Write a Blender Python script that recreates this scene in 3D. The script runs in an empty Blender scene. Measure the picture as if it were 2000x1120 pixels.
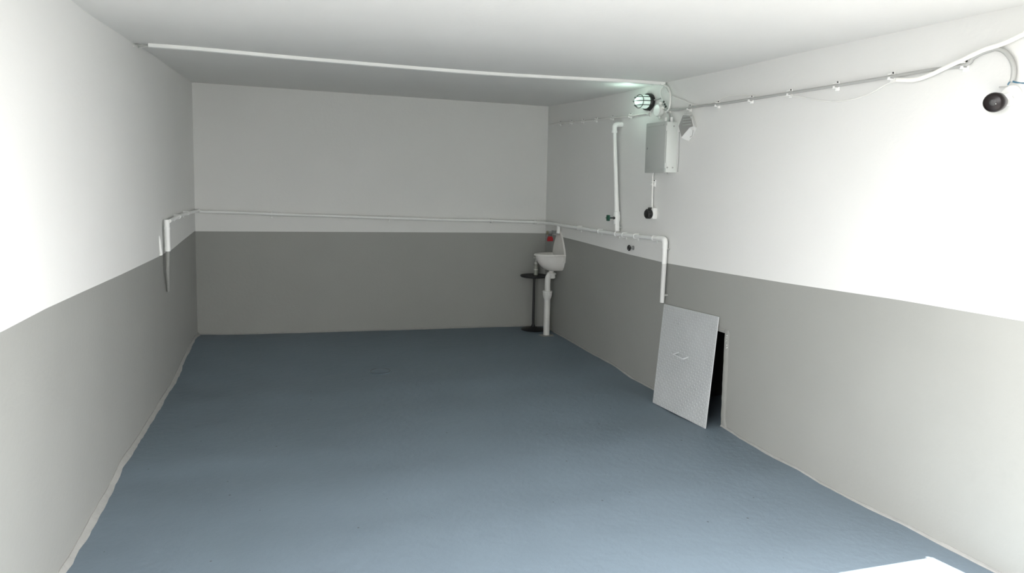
import bpy, bmesh, math, random
from mathutils import Vector
random.seed(7)
SC = bpy.context.scene
COL = SC.collection
PI = math.pi

# ------------------------------------------------------------------ camera, world, sun, exposure
F_PX, CY_PX = 1387.99, 494.73
YAW, PITCH, ROLL = 0.28880, 0.09570, 0.01950
CAM = Vector((0.8512, -6.4241, 1.3419))
QB, QR, WID = 0.0693, 0.0845, 3.0        # skew of the back and right walls, width of the room

def cam_axes():
    cy, sy, cp, sp = math.cos(YAW), math.sin(YAW), math.cos(PITCH), math.sin(PITCH)
    f = Vector((sy*cp, cy*cp, -sp)); r = Vector((cy, -sy, 0)); u = r.cross(f)
    cr, sr = math.cos(ROLL), math.sin(ROLL)
    return cr*r + sr*u, -sr*r + cr*u, f
AR, AU, AF = cam_axes()
cd = bpy.data.cameras.new('camera'); cam = bpy.data.objects.new('camera', cd); COL.objects.link(cam)
from mathutils import Matrix
mw = Matrix((AR, AU, -AF)).transposed().to_4x4(); mw.translation = CAM
cam.matrix_world = mw
cd.sensor_fit = 'HORIZONTAL'; cd.sensor_width = 36; cd.lens = F_PX/2000*36
cd.shift_y = (CY_PX-560)/2000; cd.clip_start = 0.05; cd.clip_end = 200
SC.camera = cam

SKY = 4.5
wd = bpy.data.worlds.new('sky'); SC.world = wd; wd.use_nodes = True
bg = wd.node_tree.nodes['Background']; bg.inputs[0].default_value = (1.0, 0.985, 0.985, 1); bg.inputs[1].default_value = SKY

sl = bpy.data.lights.new('sun', 'SUN'); sl.energy = 9.0; sl.angle = math.radians(0.12); sl.color = (1, 0.965, 0.91)
sun = bpy.data.objects.new('sun', sl); COL.objects.link(sun)
SUN_DIR = Vector((-0.125, 0.625, -2.03)).normalized()
sun.rotation_euler = SUN_DIR.to_track_quat('-Z', 'Y').to_euler(); sun.location = (3, -8, 6)

# window-like portal over the garage doorway: guides sampling of the sky, gives no light itself
pl = bpy.data.lights.new('doorway_portal', 'AREA'); pl.shape = 'RECTANGLE'; pl.size = 3.3; pl.size_y = 2.2
pl.cycles.is_portal = True
po = bpy.data.objects.new('doorway_portal', pl); COL.objects.link(po); po.location = (1.65, -4.96, 0.95)
po.rotation_euler = (PI/2, 0, 0)

vs = SC.view_settings
vs.view_transform = 'Standard'; vs.look = 'None'; vs.gamma = 1.0; vs.use_curve_mapping = False; vs.exposure = 1.42
SC.cycles.max_bounces = 16; SC.cycles.diffuse_bounces = 10

# ------------------------------------------------------------------ pixel ray helpers
def ray(px, py):
    return (px-1000)/F_PX*AR - (py-CY_PX)/F_PX*AU + AF
class Wall:
    def __init__(s, o, t, n): s.o, s.t, s.n = Vector(o), Vector(t).normalized(), Vector(n).normalized()
    def pt(s, a, d, z): p = s.o + s.t*a + s.n*d; return Vector((p.x, p.y, z))
    def hit(s, px, py, d=0.0):
        r = ray(px, py); o = s.o + s.n*d
        return CAM + r*((o-CAM).dot(s.n)/r.dot(s.n))
    def sdz(s, p): q = p - s.o; return q.dot(s.t), q.dot(s.n), p.z
    def sz(s, px, py, d=0.0): a, _, z = s.sdz(s.hit(px, py, d)); return a, z
LW = Wall((0, 0, 0), (0, -1, 0), (1, 0, 0))
xr = WID/(1-QR*QB)                          # right back corner
RO = Vector((xr, -QB*xr, 0))
RW = Wall(RO, (QR, -1, 0), (-1, -QR, 0))
BW = Wall((0, 0, 0), (1, -QB, 0), (-QB, -1, 0))
def on_z(px, py, z):
    r = ray(px, py); return CAM + r*((z-CAM.z)/r.z)
def interp(tab, x):
    if x <= tab[0][0]: return tab[0][1]
    if x >= tab[-1][0]: return tab[-1][1]
    for (a, u), (b, v) in zip(tab, tab[1:]):
        if a <= x <= b: return u + (v-u)*(x-a)/(b-a)
def curve(wall, pts, d=0.0):
    return sorted([wall.sz(x, y, d) for x, y in pts])
CVL, CVR, CVB = 0.020, 0.008, 0.010         # widths of the mortar fillets
PL = curve(LW, [(-40,668),(0,650),(90,603),(160,571),(240,535),(312,500.5),(318,497),(326,493),(334,489),(345,480),(352,474),(362,466),(380,452)])
PB = curve(BW, [(382,452),(700,453.5),(1000,455),(1062,456)])
PR = curve(RW, [(1074,457),(1110,466),(1140,473.5),(1228,497),(1300,514),(1380,528),(1527,552),(1640,569),(1755,586),(2000,628)])
CL = curve(LW, [(138,0),(180,32),(216,55),(257,82),(300,108),(335,134),(375,161)])
CR = curve(RW, [(1071,208),(1140,197),(1205,184),(1297,162),(1440,132),(1555,105),(1755,62),(2000,10)])
FL = curve(LW, [(385,655),(377,675),(360,712),(340,755),(316,792),(300,820),(272,864),(240,915),(228,945),(183,1025),(165,1060),(130,1120)], CVL)
FR = curve(RW, [(1088,655),(1112,668),(1150,690),(1196,714),(1232,740),(1275,762),(1350,806),(1413,836),(1436,852),(1500,890),(1560,920),(1600,945),(1690,992),(1770,1030),(1830,1062),(1900,1098)], CVR)
FB = curve(BW, [(388,654),(440,655),(600,651.5),(700,648),(800,645),(980,637)], CVB)
DOOR = 4.78                                 # inner face of the front wall
def zfloor(x, y):
    l = interp(FL, -y); s = (Vector((x, y, 0))-RO).dot(RW.t); r = interp(FR, max(s, .45))
    xw = WID - QR*y; k = min(max(x/xw, 0), 1)
    z = l + (r-l)*k
    w = math.exp(-max(-y, 0)/.45)
    return z*(1-w) + interp(FB, x)*w
def zceil(x, y):
    l = interp(CL, -y); s = (Vector((x, y, 0))-RO).dot(RW.t); r = interp(CR, s)
    xw = WID - QR*y; k = min(max(x/xw, 0), 1); return l + (r-l)*k
def on_floor(px, py, up=0.0):
    z = 0.0
    for _ in range(8):
        p = on_z(px, py, z); z = zfloor(p.x, p.y) + up
    return p
def on_ceil(px, py, dn=0.0):
    z = 2.05
    for _ in range(8):
        p = on_z(px, py, z); z = zceil(p.x, p.y) - dn
    return p

# ------------------------------------------------------------------ materials
def mat(name, col, rough=.6, metal=0.0, bump=0.0, bscale=60, var=0.0, vscale=3, emit=None, estr=0, trans=0, spec=.5, coat=0):
    m = bpy.data.materials.new(name); m.use_nodes = True; nt = m.node_tree
    b = nt.nodes['Principled BSDF']
    b.inputs['Base Color'].default_value = (*col, 1); b.inputs['Roughness'].default_value = rough
    b.inputs['Metallic'].default_value = metal; b.inputs['Specular IOR Level'].default_value = spec
    b.inputs['Transmission Weight'].default_value = trans; b.inputs['Coat Weight'].default_value = coat
    if emit: b.inputs['Emission Color'].default_value = (*emit, 1); b.inputs['Emission Strength'].default_value = estr
    tc = nt.nodes.new('ShaderNodeTexCoord')
    if var:
        n = nt.nodes.new('ShaderNodeTexNoise'); n.inputs['Scale'].default_value = vscale; n.inputs['Detail'].default_value = 5
        nt.links.new(tc.outputs['Object'], n.inputs['Vector'])
        r = nt.nodes.new('ShaderNodeMapRange'); r.inputs[1].default_value = .3; r.inputs[2].default_value = .7
        r.inputs[3].default_value = 1-var; r.inputs[4].default_value = 1+var
        nt.links.new(n.outputs['Fac'], r.inputs[0])
        mx = nt.nodes.new('ShaderNodeVectorMath'); mx.operation = 'SCALE'; mx.inputs[0].default_value = col
        nt.links.new(r.outputs[0], mx.inputs['Scale']); nt.links.new(mx.outputs[0], b.inputs['Base Color'])
    if bump:
        n = nt.nodes.new('ShaderNodeTexNoise'); n.inputs['Scale'].default_value = bscale; n.inputs['Detail'].default_value = 4
        nt.links.new(tc.outputs['Object'], n.inputs['Vector'])
        bp = nt.nodes.new('ShaderNodeBump'); bp.inputs['Strength'].default_value = bump; bp.inputs['Distance'].default_value = .004
        nt.links.new(n.outputs['Fac'], bp.inputs['Height']); nt.links.new(bp.outputs[0], b.inputs['Normal'])
    return m
WHITE = mat('white_wall_paint', (.66,.663,.645), .75, bump=.25, bscale=40, var=.012, vscale=2)
GREY = mat('grey_wall_paint', (.275,.279,.262), .55, bump=.25, bscale=40, var=.02, vscale=3)
CEIL = mat('ceiling_paint', (.67,.668,.65), .8, bump=.25, bscale=30, var=.012)
MORTAR = mat('grey_mortar', (.27,.272,.26), .8, bump=.4, bscale=80, var=.06, vscale=30)
NICHE = mat('dark_void', (.012,.012,.012), .95, bump=.4)  # near-black lining paints in the darkness of the deep recess
ASPH = mat('asphalt', (.10,.10,.10), .9, bump=.5, var=.08)
SKYBLOCK = mat('dark_sky_blocker', (.12,.12,.11), .9, bump=.5, var=.08)
CONC = mat('bounce_concrete', (.29,.285,.275), .9, bump=.5, var=.08)
PIPEW = mat('white_pipe_paint', (.78,.79,.77), .4, bump=.1, bscale=90)
PIPEG = mat('grey_pipe_paint', (.46,.465,.445), .5, bump=.2, bscale=90)
PIPER = mat('pale_pipe_paint', (.60,.605,.59), .45, bump=.2, bscale=90)
PLAST = mat('white_plastic', (.76,.77,.75), .35)
PLASTC = mat('clip_plastic', (.86,.86,.84), .4)
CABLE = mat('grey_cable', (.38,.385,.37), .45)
WIREW = mat('white_wire', (.74,.74,.71), .4)
FLEX = mat('white_flex_tube', (.84,.83,.78), .4)
BLACK = mat('black_plastic', (.012,.012,.012), .4)
IRON = mat('black_iron', (.010,.010,.012), .5, bump=.2)
BOXM = mat('grey_enamel_steel', (.40,.42,.40), .45, bump=.08)  # fuse box door, its shaded look put into a darker grey; also louvre slats
BOXS = mat('lit_enamel_steel', (.66,.69,.66), .4, bump=.15, bscale=25)  # same fuse box steel, paler for the side that daylight strikes
CERAM = mat('ivory_enamel', (.66,.65,.62), .3, var=.05, vscale=8, coat=.3)
PVC = mat('ivory_pvc', (.62,.62,.60), .4, var=.04, vscale=10)
RED = mat('red_plastic', (.28,.006,.01), .4)
GREEN = mat('green_plastic', (.008,.07,.04), .4)
CHROME = mat('dull_metal', (.45,.46,.46), .35, .9)
BRASS = mat('brass', (.30,.28,.20), .45, .6)
BLUE = mat('blue_wire', (.06,.15,.22), .4)
ZINC = mat('galvanised_steel', (.50,.52,.525), .50, .35, bump=.15, bscale=120, var=.07, vscale=5)
ZINC2 = mat('worn_tread_steel', (.58,.60,.605), .45, .35)
LAMPG = mat('lit_frosted_glass', (.80,.92,.86), .3, emit=(.72,1,.86), estr=.12)
LAMPB = mat('lit_lamp_core', (.9,1,.95), .3, emit=(.82,1,.92), estr=30)
GREYL = mat('grey_louvre_plastic', (.30,.30,.285), .6)
LENS = mat('camera_lens_black', (.008,.005,.005), .30, spec=.3)
CAMG = mat('camera_grey_shell', (.10,.095,.095), .4)
BOTTLE = mat('bottle_plastic', (.22,.23,.20), .3)
BOTTLE2 = mat('bottle_pump', (.45,.45,.42), .3)
DRAIN = mat('painted_drain_iron', (.11,.15,.185), .5, bump=.3)

def floor_mat():
    m = mat('blue_grey_floor_paint', (.125,.163,.196), .55, spec=.4)
    nt = m.node_tree; b = nt.nodes['Principled BSDF']
    tc = nt.nodes.new('ShaderNodeTexCoord')
    def N(t, **k):
        n = nt.nodes.new(t)
        for a, v in k.items(): n.inputs[a].default_value = v
        return n
    def L(a, b_): nt.links.new(a, b_)
    big = N('ShaderNodeTexNoise', Scale=1.6, Detail=6.0); L(tc.outputs['Object'], big.inputs['Vector'])
    r = nt.nodes.new('ShaderNodeMapRange'); r.inputs[1].default_value=.3; r.inputs[2].default_value=.7; r.inputs[3].default_value=.95; r.inputs[4].default_value=1.05
    L(big.outputs['Fac'], r.inputs[0])
    base = nt.nodes.new('ShaderNodeVectorMath'); base.operation='SCALE'; base.inputs[0].default_value=(.125,.163,.196); L(r.outputs[0], base.inputs['Scale'])
    # dark specks and pits
    vo = N('ShaderNodeTexVoronoi', Scale=5.5); vo.voronoi_dimensions = '2D'; L(tc.outputs['Object'], vo.inputs['Vector'])
    sep = nt.nodes.new('ShaderNodeSeparateColor'); L(vo.outputs['Color'], sep.inputs[0])
    rad = nt.nodes.new('ShaderNodeMath'); rad.operation='MULTIPLY'; L(sep.outputs[0], rad.inputs[0]); rad.inputs[1].default_value=.042
    rad2 = nt.nodes.new('ShaderNodeMath'); rad2.operation='SUBTRACT'; L(rad.outputs[0], rad2.inputs[0]); rad2.inputs[1].default_value=.012
    lt = nt.nodes.new('ShaderNodeMath'); lt.operation='LESS_THAN'; L(vo.outputs['Distance'], lt.inputs[0]); L(rad2.outputs[0], lt.inputs[1])
    pk = nt.nodes.new('ShaderNodeMath'); pk.operation='GREATER_THAN'; L(sep.outputs[1], pk.inputs[0]); pk.inputs[1].default_value=.50
    an = nt.nodes.new('ShaderNodeMath'); an.operation='MULTIPLY'; L(lt.outputs[0], an.inputs[0]); L(pk.outputs[0], an.inputs[1])
    an2 = nt.nodes.new('ShaderNodeMath'); an2.operation='MULTIPLY'; L(an.outputs[0], an2.inputs[0]); an2.inputs[1].default_value=.75
    mx = nt.nodes.new('ShaderNodeMix'); mx.data_type='RGBA'; L(an2.outputs[0], mx.inputs[0]); L(base.outputs[0], mx.inputs[6]); mx.inputs[7].default_value=(.03,.035,.04,1)
    L(mx.outputs[2], b.inputs['Base Color'])
    n1 = N('ShaderNodeTexNoise', Scale=22.0, Detail=6.0, Roughness=.6); L(tc.outputs['Object'], n1.inputs['Vector'])
    n2 = N('ShaderNodeTexNoise', Scale=5.0, Detail=3.0); L(tc.outputs['Object'], n2.inputs['Vector'])
    ad = nt.nodes.new('ShaderNodeMath'); ad.operation='MULTIPLY_ADD'; L(n2.outputs['Fac'], ad.inputs[0]); ad.inputs[1].default_value=1.5; L(n1.outputs['Fac'], ad.inputs[2])
    bp = nt.nodes.new('ShaderNodeBump'); bp.inputs['Strength'].default_value=.6; bp.inputs['Distance'].default_value=.005
    L(ad.outputs[0], bp.inputs['Height']); L(bp.outputs[0], b.inputs['Normal'])
    return m
FLOORM = floor_mat()

# ------------------------------------------------------------------ mesh helpers
class MB:
    def __init__(s): s.v, s.f, s.m, s.g = [], [], [], []
    def add(s, vs, fs, mi=0):
        o = len(s.v); s.g.append((vs, fs, mi)); s.v += [Vector(v) for v in vs]; s.f += [tuple(i+o for i in f) for f in fs]; s.m += [mi]*len(fs); return s
    def box(s, fn, a0, a1, b0, b1, c0, c1, bev=0.0, mi=0):
        bm = bmesh.new(); bmesh.ops.create_cube(bm, size=1)
        for v in bm.verts:
            v.co = Vector((a0+(v.co.x+.5)*(a1-a0), b0+(v.co.y+.5)*(b1-b0), c0+(v.co.z+.5)*(c1-c0)))
        if bev: bmesh.ops.bevel(bm, geom=list(bm.edges), offset=bev, segments=2, affect='EDGES', profile=.5)
        bm.verts.index_update()
        s.add([fn(*v.co) for v in bm.verts], [[v.index for v in f.verts] for f in bm.faces], mi); bm.free(); return s
    def tube(s, pts, r, seg=12, cap=True, mi=0):
        pts = [Vector(p) for p in pts]; n = len(pts); rs = r if isinstance(r, (list, tuple)) else [r]*n
        vs, fs = [], []; up = None
        for i, p in enumerate(pts):
            t = (pts[min(i+1, n-1)]-pts[max(i-1, 0)]).normalized()
            if up is None: up = t.orthogonal().normalized()
            up = (up - t*up.dot(t)).normalized(); w = t.cross(up)
            for k in range(seg):
                a = 2*PI*k/seg; vs.append(p + (up*math.cos(a)+w*math.sin(a))*rs[i])
        for i in range(n-1):
            for k in range(seg):
                k2 = (k+1) % seg; fs.append((i*seg+k, i*seg+k2, (i+1)*seg+k2, (i+1)*seg+k))
        if cap: fs.append(tuple(range(seg))[::-1]); fs.append(tuple((n-1)*seg+k for k in range(seg)))
        return s.add(vs, fs, mi)
    def lathe(s, c, ax, prof, seg=32, ex=1.0, ref=None, mi=0):
        """prof: (radius, height) along ax; ex stretches along ref"""
        c, ax = Vector(c), Vector(ax).normalized()
        u = Vector(ref) if ref is not None else ax.orthogonal(); u = (u-ax*u.dot(ax)).normalized(); w = ax.cross(u)
        vs, fs = [], []; n = len(prof)
        for r, h in prof:
            for k in range(seg):
                a = 2*PI*k/seg; vs.append(c + ax*h + (u*math.cos(a)*ex + w*math.sin(a))*max(r, 1e-5))
        for i in range(n-1):
            for k in range(seg):
                k2 = (k+1) % seg; fs.append((i*seg+k, i*seg+k2, (i+1)*seg+k2, (i+1)*seg+k))
        fs.append(tuple(range(seg))[::-1]); fs.append(tuple((n-1)*seg+k for k in range(seg)))
        return s.add(vs, fs, mi)
    def prism(s, fn, poly, d0, d1, mi=0):
        n = len(poly); vs = [fn(a, d0, z) for a, z in poly] + [fn(a, d1, z) for a, z in poly]
        fs = [tuple(range(n)), tuple(range(n, 2*n))[::-1]] + [(i, (i+1) % n, n+(i+1) % n, n+i) for i in range(n)]
        return s.add(vs, fs, mi)
    def build(s, name, mats, parent=None, smooth=True, split=False):
        off = world_of(parent) if parent else Vector()
        if split:
            return [MB().add(*g).build(name, mats, parent, smooth) for g in s.g][0]
        me = bpy.data.meshes.new(name); me.from_pydata([v-off for v in s.v], [], s.f)
        mats = mats if isinstance(mats, list) else [mats]
        for m in mats: me.materials.append(m)
        for p, mi in zip(me.polygons, s.m): p.material_index = mi
        bm = bmesh.new(); bm.from_mesh(me); bmesh.ops.recalc_face_normals(bm, faces=list(bm.faces)); bm.to_mesh(me); bm.free()
        if smooth:
            for p in me.polygons: p.use_smooth = True
            me.set_sharp_from_angle(angle=math.radians(38))
        o = bpy.data.objects.new(name, me); COL.objects.link(o)
        if parent: o.parent = parent
        return o
def world_of(o):
    v = Vector()
    while o: v += Vector(o.location); o = o.parent
    return v
def thing(name, loc, label, cat, group=None):
    o = bpy.data.objects.new(name, None); o.empty_display_size = .05; COL.objects.link(o); o.location = loc
    o['label'] = label; o['category'] = cat
    if group: o['group'] = group
    return o
def tag(o, label, cat, kind=None):
    o['label'] = label; o['category'] = cat
    if kind: o['kind'] = kind
    return o
XYZ = lambda x, y, z: Vector((x, y, z))
def smooth_path(pts, k=6):
    pts = [Vector(p) for p in pts]; P = [pts[0]*2-pts[1]] + pts + [pts[-1]*2-pts[-2]]; out = []
    for i in range(1, len(P)-2):
        for j in range(k):
            t = j/k; a, b, c, d = P[i-1], P[i], P[i+1], P[i+2]
            out.append(.5*((2*b)+(c-a)*t+(2*a-5*b+4*c-d)*t*t+(3*b-a-3*c+d)*t**3))
    return out + [pts[-1]]
def wpath(wall, pts, d): return [wall.hit(x, y, d) for x, y in pts]

# ------------------------------------------------------------------ structure
# floor and ceiling: gently uneven slabs that follow the old garage
NX, NY = 36, 70
def sheet(fz, thick, name, m, y1):
    b = MB(); xs = [-.25 + (3.95)*i/NX for i in range(NX+1)]; ys = [.3 - (y1+.3)*j/NY for j in range(NY+1)]
    top = [XYZ(x, y, fz(min(max(x, 0), WID-QR*y), min(y, 0))) for y in ys for x in xs]
    n = NX+1; N = len(top)
    fs = [(j*n+i, j*n+i+1, (j+1)*n+i+1, (j+1)*n+i) for j in range(NY) for i in range(NX)]
    low = [v + XYZ(0, 0, thick) for v in top]
    fs2 = [tuple(k+N for k in f)[::-1] for f in fs]
    rim = [i for i in range(n)] + [j*n+NX for j in range(1, NY+1)] + [NY*n+i for i in range(NX-1, -1, -1)] + [j*n for j in range(NY-1, 0, -1)]
    side = [(rim[k], rim[(k+1) % len(rim)], rim[(k+1) % len(rim)]+N, rim[k]+N) for k in range(len(rim))]
    b.add(top+low, fs+fs2+side)
    return b.build(name, m)
o = sheet(zfloor, -.25, 'floor', FLOORM, 4.97); tag(o, 'blue-grey painted concrete floor with small dark specks', 'floor', 'structure')
o = sheet(zceil, .25, 'ceiling', CEIL, 4.97); tag(o, 'low white painted ceiling', 'ceiling', 'structure')

# hatch hole in the right wall
HS1, _ = RW.sz(1412, 740); HS0 = HS1 - .50
_, HZ = RW.sz(1410, 649)
def wall_mesh(name, wall, a0, a1, fz, pz, cz, hole=None, thick=.2):
    """white paint above the paint line, grey below; built column by column"""
    b = MB(); n = int((a1-a0)/.06); cols = sorted(set([a0+(a1-a0)*i/n for i in range(n+1)] + (list(hole[:2]) if hole else [])))
    def rows(a):
        p = wall.pt(a, 0, 0); z0 = fz(p, a)-.12; zp = pz(a); z1 = cz(p, a)+.06
        zh = hole[2] if hole else .3
        return [z0, zh, (zh+zp)/2, zp, (zp+z1)/2, z1]
    V = []; 
    for a in cols: V += [wall.pt(a, 0, z) for z in rows(a)]
    fs, ms = [], []
    for i in range(len(cols)-1):
        mid = (cols[i]+cols[i+1])/2
        for j in range(5):
            if hole and j == 0 and hole[0] < mid < hole[1]: continue
            fs.append((i*6+j, (i+1)*6+j, (i+1)*6+j+1, i*6+j+1)); ms.append(1 if j < 3 else 0)
    b.v = V; b.f = fs; b.m = ms
    # outer body of the wall
    e = len(b.v); A0, A1 = cols[0], cols[-1]
    c = [wall.pt(A0, 0, rows(A0)[0]), wall.pt(A1, 0, rows(A1)[0]), wall.pt(A1, 0, rows(A1)[-1]), wall.pt(A0, 0, rows(A0)[-1])]
    d = [p - wall.n*(thick if not hole else .62) for p in c]
    b.add(c+d, [(0,1,5,4), (1,2,6,5), (2,3,7,6), (3,0,4,7), (4,5,6,7)], 0)
    if hole:
        h0, h1, zt = hole; zb = -.25
        q = [wall.pt(h0, 0, zb), wall.pt(h1, 0, zb), wall.pt(h1, 0, zt), wall.pt(h0, 0, zt)]
        r = [wall.pt(h0, -.035, zb), wall.pt(h1, -.035, zb), wall.pt(h1, -.035, zt), wall.pt(h0, -.035, zt)]
        g = [wall.pt(h0, -.55, zb), wall.pt(h1, -.55, zb), wall.pt(h1, -.55, zt), wall.pt(h0, -.55, zt)]
        b.add(q+r, [(1,2,6,5), (2,3,7,6), (3,0,4,7)], 1)
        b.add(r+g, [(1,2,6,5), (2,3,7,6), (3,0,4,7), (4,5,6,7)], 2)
    me = b.build(name, [WHITE, GREY, NICHE], smooth=False)
    return me
o = wall_mesh('wall_left', LW, -.05, DOOR+.19, lambda p, a: zfloor(p.x, p.y), lambda a: interp(PL, a), lambda p, a: zceil(p.x, p.y))
tag(o, 'left side wall, white above and grey below', 'wall', 'structure')
o = wall_mesh('wall_back', BW, -.05, xr+.15, lambda p, a: interp(FB, a), lambda a: interp(PB, a), lambda p, a: zceil(p.x, p.y))
tag(o, 'back wall, white above and dark grey below', 'wall', 'structure')
o = wall_mesh('wall_right', RW, -.05, DOOR-.02, lambda p, a: zfloor(p.x, p.y), lambda a: interp(PR, a), lambda p, a: zceil(p.x, p.y), hole=(HS0, HS1, HZ))
tag(o, 'right side wall, white above and grey below, with a dark hatch opening', 'wall', 'structure')

# front wall round the doorway: lintel with a nick added at its right end to shape the sun patch, two jambs (behind the picture's edge)
b = MB(); yo, yi = -4.95, -4.80
JX = 3.36
b.box(XYZ, -.25, .14, yo, yi, -.3, 2.2)
b.box(XYZ, JX, 3.75, yo, yi, -.3, 2.2)
lint = [(.14, yo), (JX-.025, yo), (JX-.025, yo+.042), (JX-.022, yo+.042), (JX-.006, yo), (JX, yo), (JX, yi), (.14, yi)]
n = len(lint); b.add([XYZ(x, y, 1.93) for x, y in lint]+[XYZ(x, y, 2.25) for x, y in lint],
    [tuple(range(n)), tuple(range(n, 2*n))[::-1]]+[(i, (i+1) % n, n+(i+1) % n, n+i) for i in range(n)])
tag(b.build('wall_front', WHITE, smooth=False), 'white front wall round the wide garage doorway', 'wall', 'structure')
b = MB().box(XYZ, -9, 13, -30, -4.965, -.45, -.145)
tag(b.build('ground', ASPH, smooth=False), 'dark asphalt yard outside the doorway', 'ground', 'structure')
b = MB().box(XYZ, -1.5, 5.5, -7.2, -4.965, -.40, -.135)  # added unseen slab, pale so that it bounces sunlight into the room
tag(b.build('apron', CONC, smooth=False), 'added pale concrete apron outside the doorway', 'ground', 'structure')
b = MB().box(XYZ, -1.3, 3.7, -9.6, -9, -.3, 5.5); b.box(XYZ, -1.4, 3.8, -9.7, -8.9, 5.5, 5.62)  # added unseen wall, sized and placed to block low sky light
tag(b.build('wall_sky_blocker', SKYBLOCK, smooth=False), 'added dark wall across the yard, out of view, blocking low sky light', 'wall', 'structure')

# uneven mortar fillets along the foot of the walls
def fillet(name, wall, a0, a1, zf, wid, hgt, m, label, skip=None, amp=1.0):
    b = MB(); n = int((a1-a0)/.035); rnd = random.Random(name); L = []
    w = 0; h = 0
    for i in range(n+1):
        a = a0+(a1-a0)*i/n
        w = .7*w + rnd.uniform(-.35, .35)*amp; h = .7*h + rnd.uniform(-.3, .3)*amp
        W = wid*(1+w*.55); H = hgt*(1+h*.6)
        p = wall.pt(a, W, 0); z = zf(p, a)
        L.append([wall.pt(a, -.01, z-.03), wall.pt(a, -.004, z+H), wall.pt(a, .004, z+H), wall.pt(a, W*.55, z+H*.45), wall.pt(a, W, z+.002), wall.pt(a, W+.002, z-.03)])
    vs = [v for c in L for v in c]; fs = []
    for i in range(n):
        a = a0+(a1-a0)*(i+.5)/n
        if skip and skip[0] < a < skip[1]: continue
        for k in range(6): fs.append((i*6+k, i*6+(k+1) % 6, (i+1)*6+(k+1) % 6, (i+1)*6+k))
    b.add(vs, fs)
    tag(b.build(name, m), label, 'skirting', 'structure')
fillet('baseboard_left', LW, 0, DOOR, lambda p, a: zfloor(p.x, p.y), CVL, .018, MORTAR, 'rough grey mortar fillet along the foot of the left wall')
fillet('baseboard_back', BW, 0, xr, lambda p, a: zfloor(p.x, p.y), CVB, .012, MORTAR, 'thin rough mortar fillet along the foot of the back wall')
fillet('baseboard_right', RW, 0, DOOR, lambda p, a: zfloor(p.x, p.y), CVR, .012, MORTAR, 'thin rough mortar fillet along the foot of the right wall', skip=(HS0-.01, HS1+.01))
# plaster lip round the hatch opening
b = MB(); rnd = random.Random(3); pr = []
def lip(path, w):
    L = []
    for i, (a, z, da, dz) in enumerate(path):
        j = rnd.uniform(-.0012, .0012)
        L.append([RW.pt(a, -.02, z), RW.pt(a, .004+j, z), RW.pt(a+da*w*.6, .007+j, z+dz*w*.6), RW.pt(a+da*w, .002, z+dz*w), RW.pt(a+da*w, -.01, z+dz*w)])
    fs = []
    for i in range(len(L)-1):
        for k in range(5): fs.append((i*5+k, i*5+(k+1) % 5, (i+1)*5+(k+1) % 5, (i+1)*5+k))
    b.add([v for c in L for v in c], fs)
fz1 = zfloor(*RW.pt(HS1, .02, 0).xy)
side = [(HS1+.002, fz1-.02+(HZ+.022-fz1+.02)*t, 1, 0) for t in [i/22 for i in range(23)]]
side = [(a+(.045*(1-min(1, i/3))**2), z, dx, dz) for i, (a, z, dx, dz) in enumerate(side)]
lip(side, .036)
lip([(HS1-.5*t, HZ, 0, 1) for t in [i/12 for i in range(13)]], .02)
tag(b.build('trim_1', GREY), 'chipped plaster lip round the dark hatch opening', 'trim', 'structure')
b = MB(); rnd = random.Random(11)
CZ = RW.sz(1420, 672)[1]
for i in range(9):
    z = CZ + .05 - i*.013 + rnd.uniform(-.006, .006); a = HS1+.024+rnd.uniform(-.006, .006); s_ = rnd.uniform(.0015, .0035)
    b.lathe(RW.pt(a, .004, z), RW.n, [(s_, 0), (s_*.8, .003), (0, .0045)], seg=6)
o = b.build('paint_chip', PLAST, bpy.data.objects['trim_1']); o['kind'] = 'stuff'; o['label'] = 'white chips in the grey lip'

# ------------------------------------------------------------------ steel hatch cover leaning on the right wall
bl, br = on_floor(1275, 786, .004), on_floor(1377, 837, .004)
tl, tr = RW.hit(1297, 595, .012), RW.hit(1403, 620, .012)
cb, ct = (bl+br)/2, (tl+tr)/2
U = ((br-bl)+(tr-tl)).normalized(); V_ = ct-cb; V_ = (V_-U*V_.dot(U)); H_ = V_.length; V_.normalize(); Wd = ((br-bl).length+(tr-tl).length)/2
Nn = U.cross(V_); 
if Nn.dot(RW.n) < 0: Nn = -Nn
corners = dict(bl=bl, br=br, tl=tl, tr=tr)
def P(u, v, n=0.0):
    """bilinear over the plate so that its slightly sprung corners stay put"""
    q = bl*(1-u)*(1-v)+br*u*(1-v)+tl*(1-u)*v+tr*u*v
    return q + Nn*n
hc = thing('hatch_cover', cb, 'galvanised steel tread plate cover leaning against the right wall over a dark opening', 'hatch cover')
b = MB(); G = 8
for side_n in (0.0, -.006):
    b.add([P(i/G, j/G, side_n) for j in range(G+1) for i in range(G+1)], [(j*(G+1)+i, j*(G+1)+i+1, (j+1)*(G+1)+i+1, (j+1)*(G+1)+i) for j in range(G) for i in range(G)])
for (a, c) in (((0,0),(1,0)), ((1,0),(1,1)), ((1,1),(0,1)), ((0,1),(0,0))):
    b.add([P(*a, 0), P(*c, 0), P(*c, -.006), P(*a, -.006)], [(0,1,2,3)])
b.build('plate', ZINC, hc, smooth=False)
b = MB()   # raised treads, alternating directions
nu, nv = 25, 38
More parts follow.
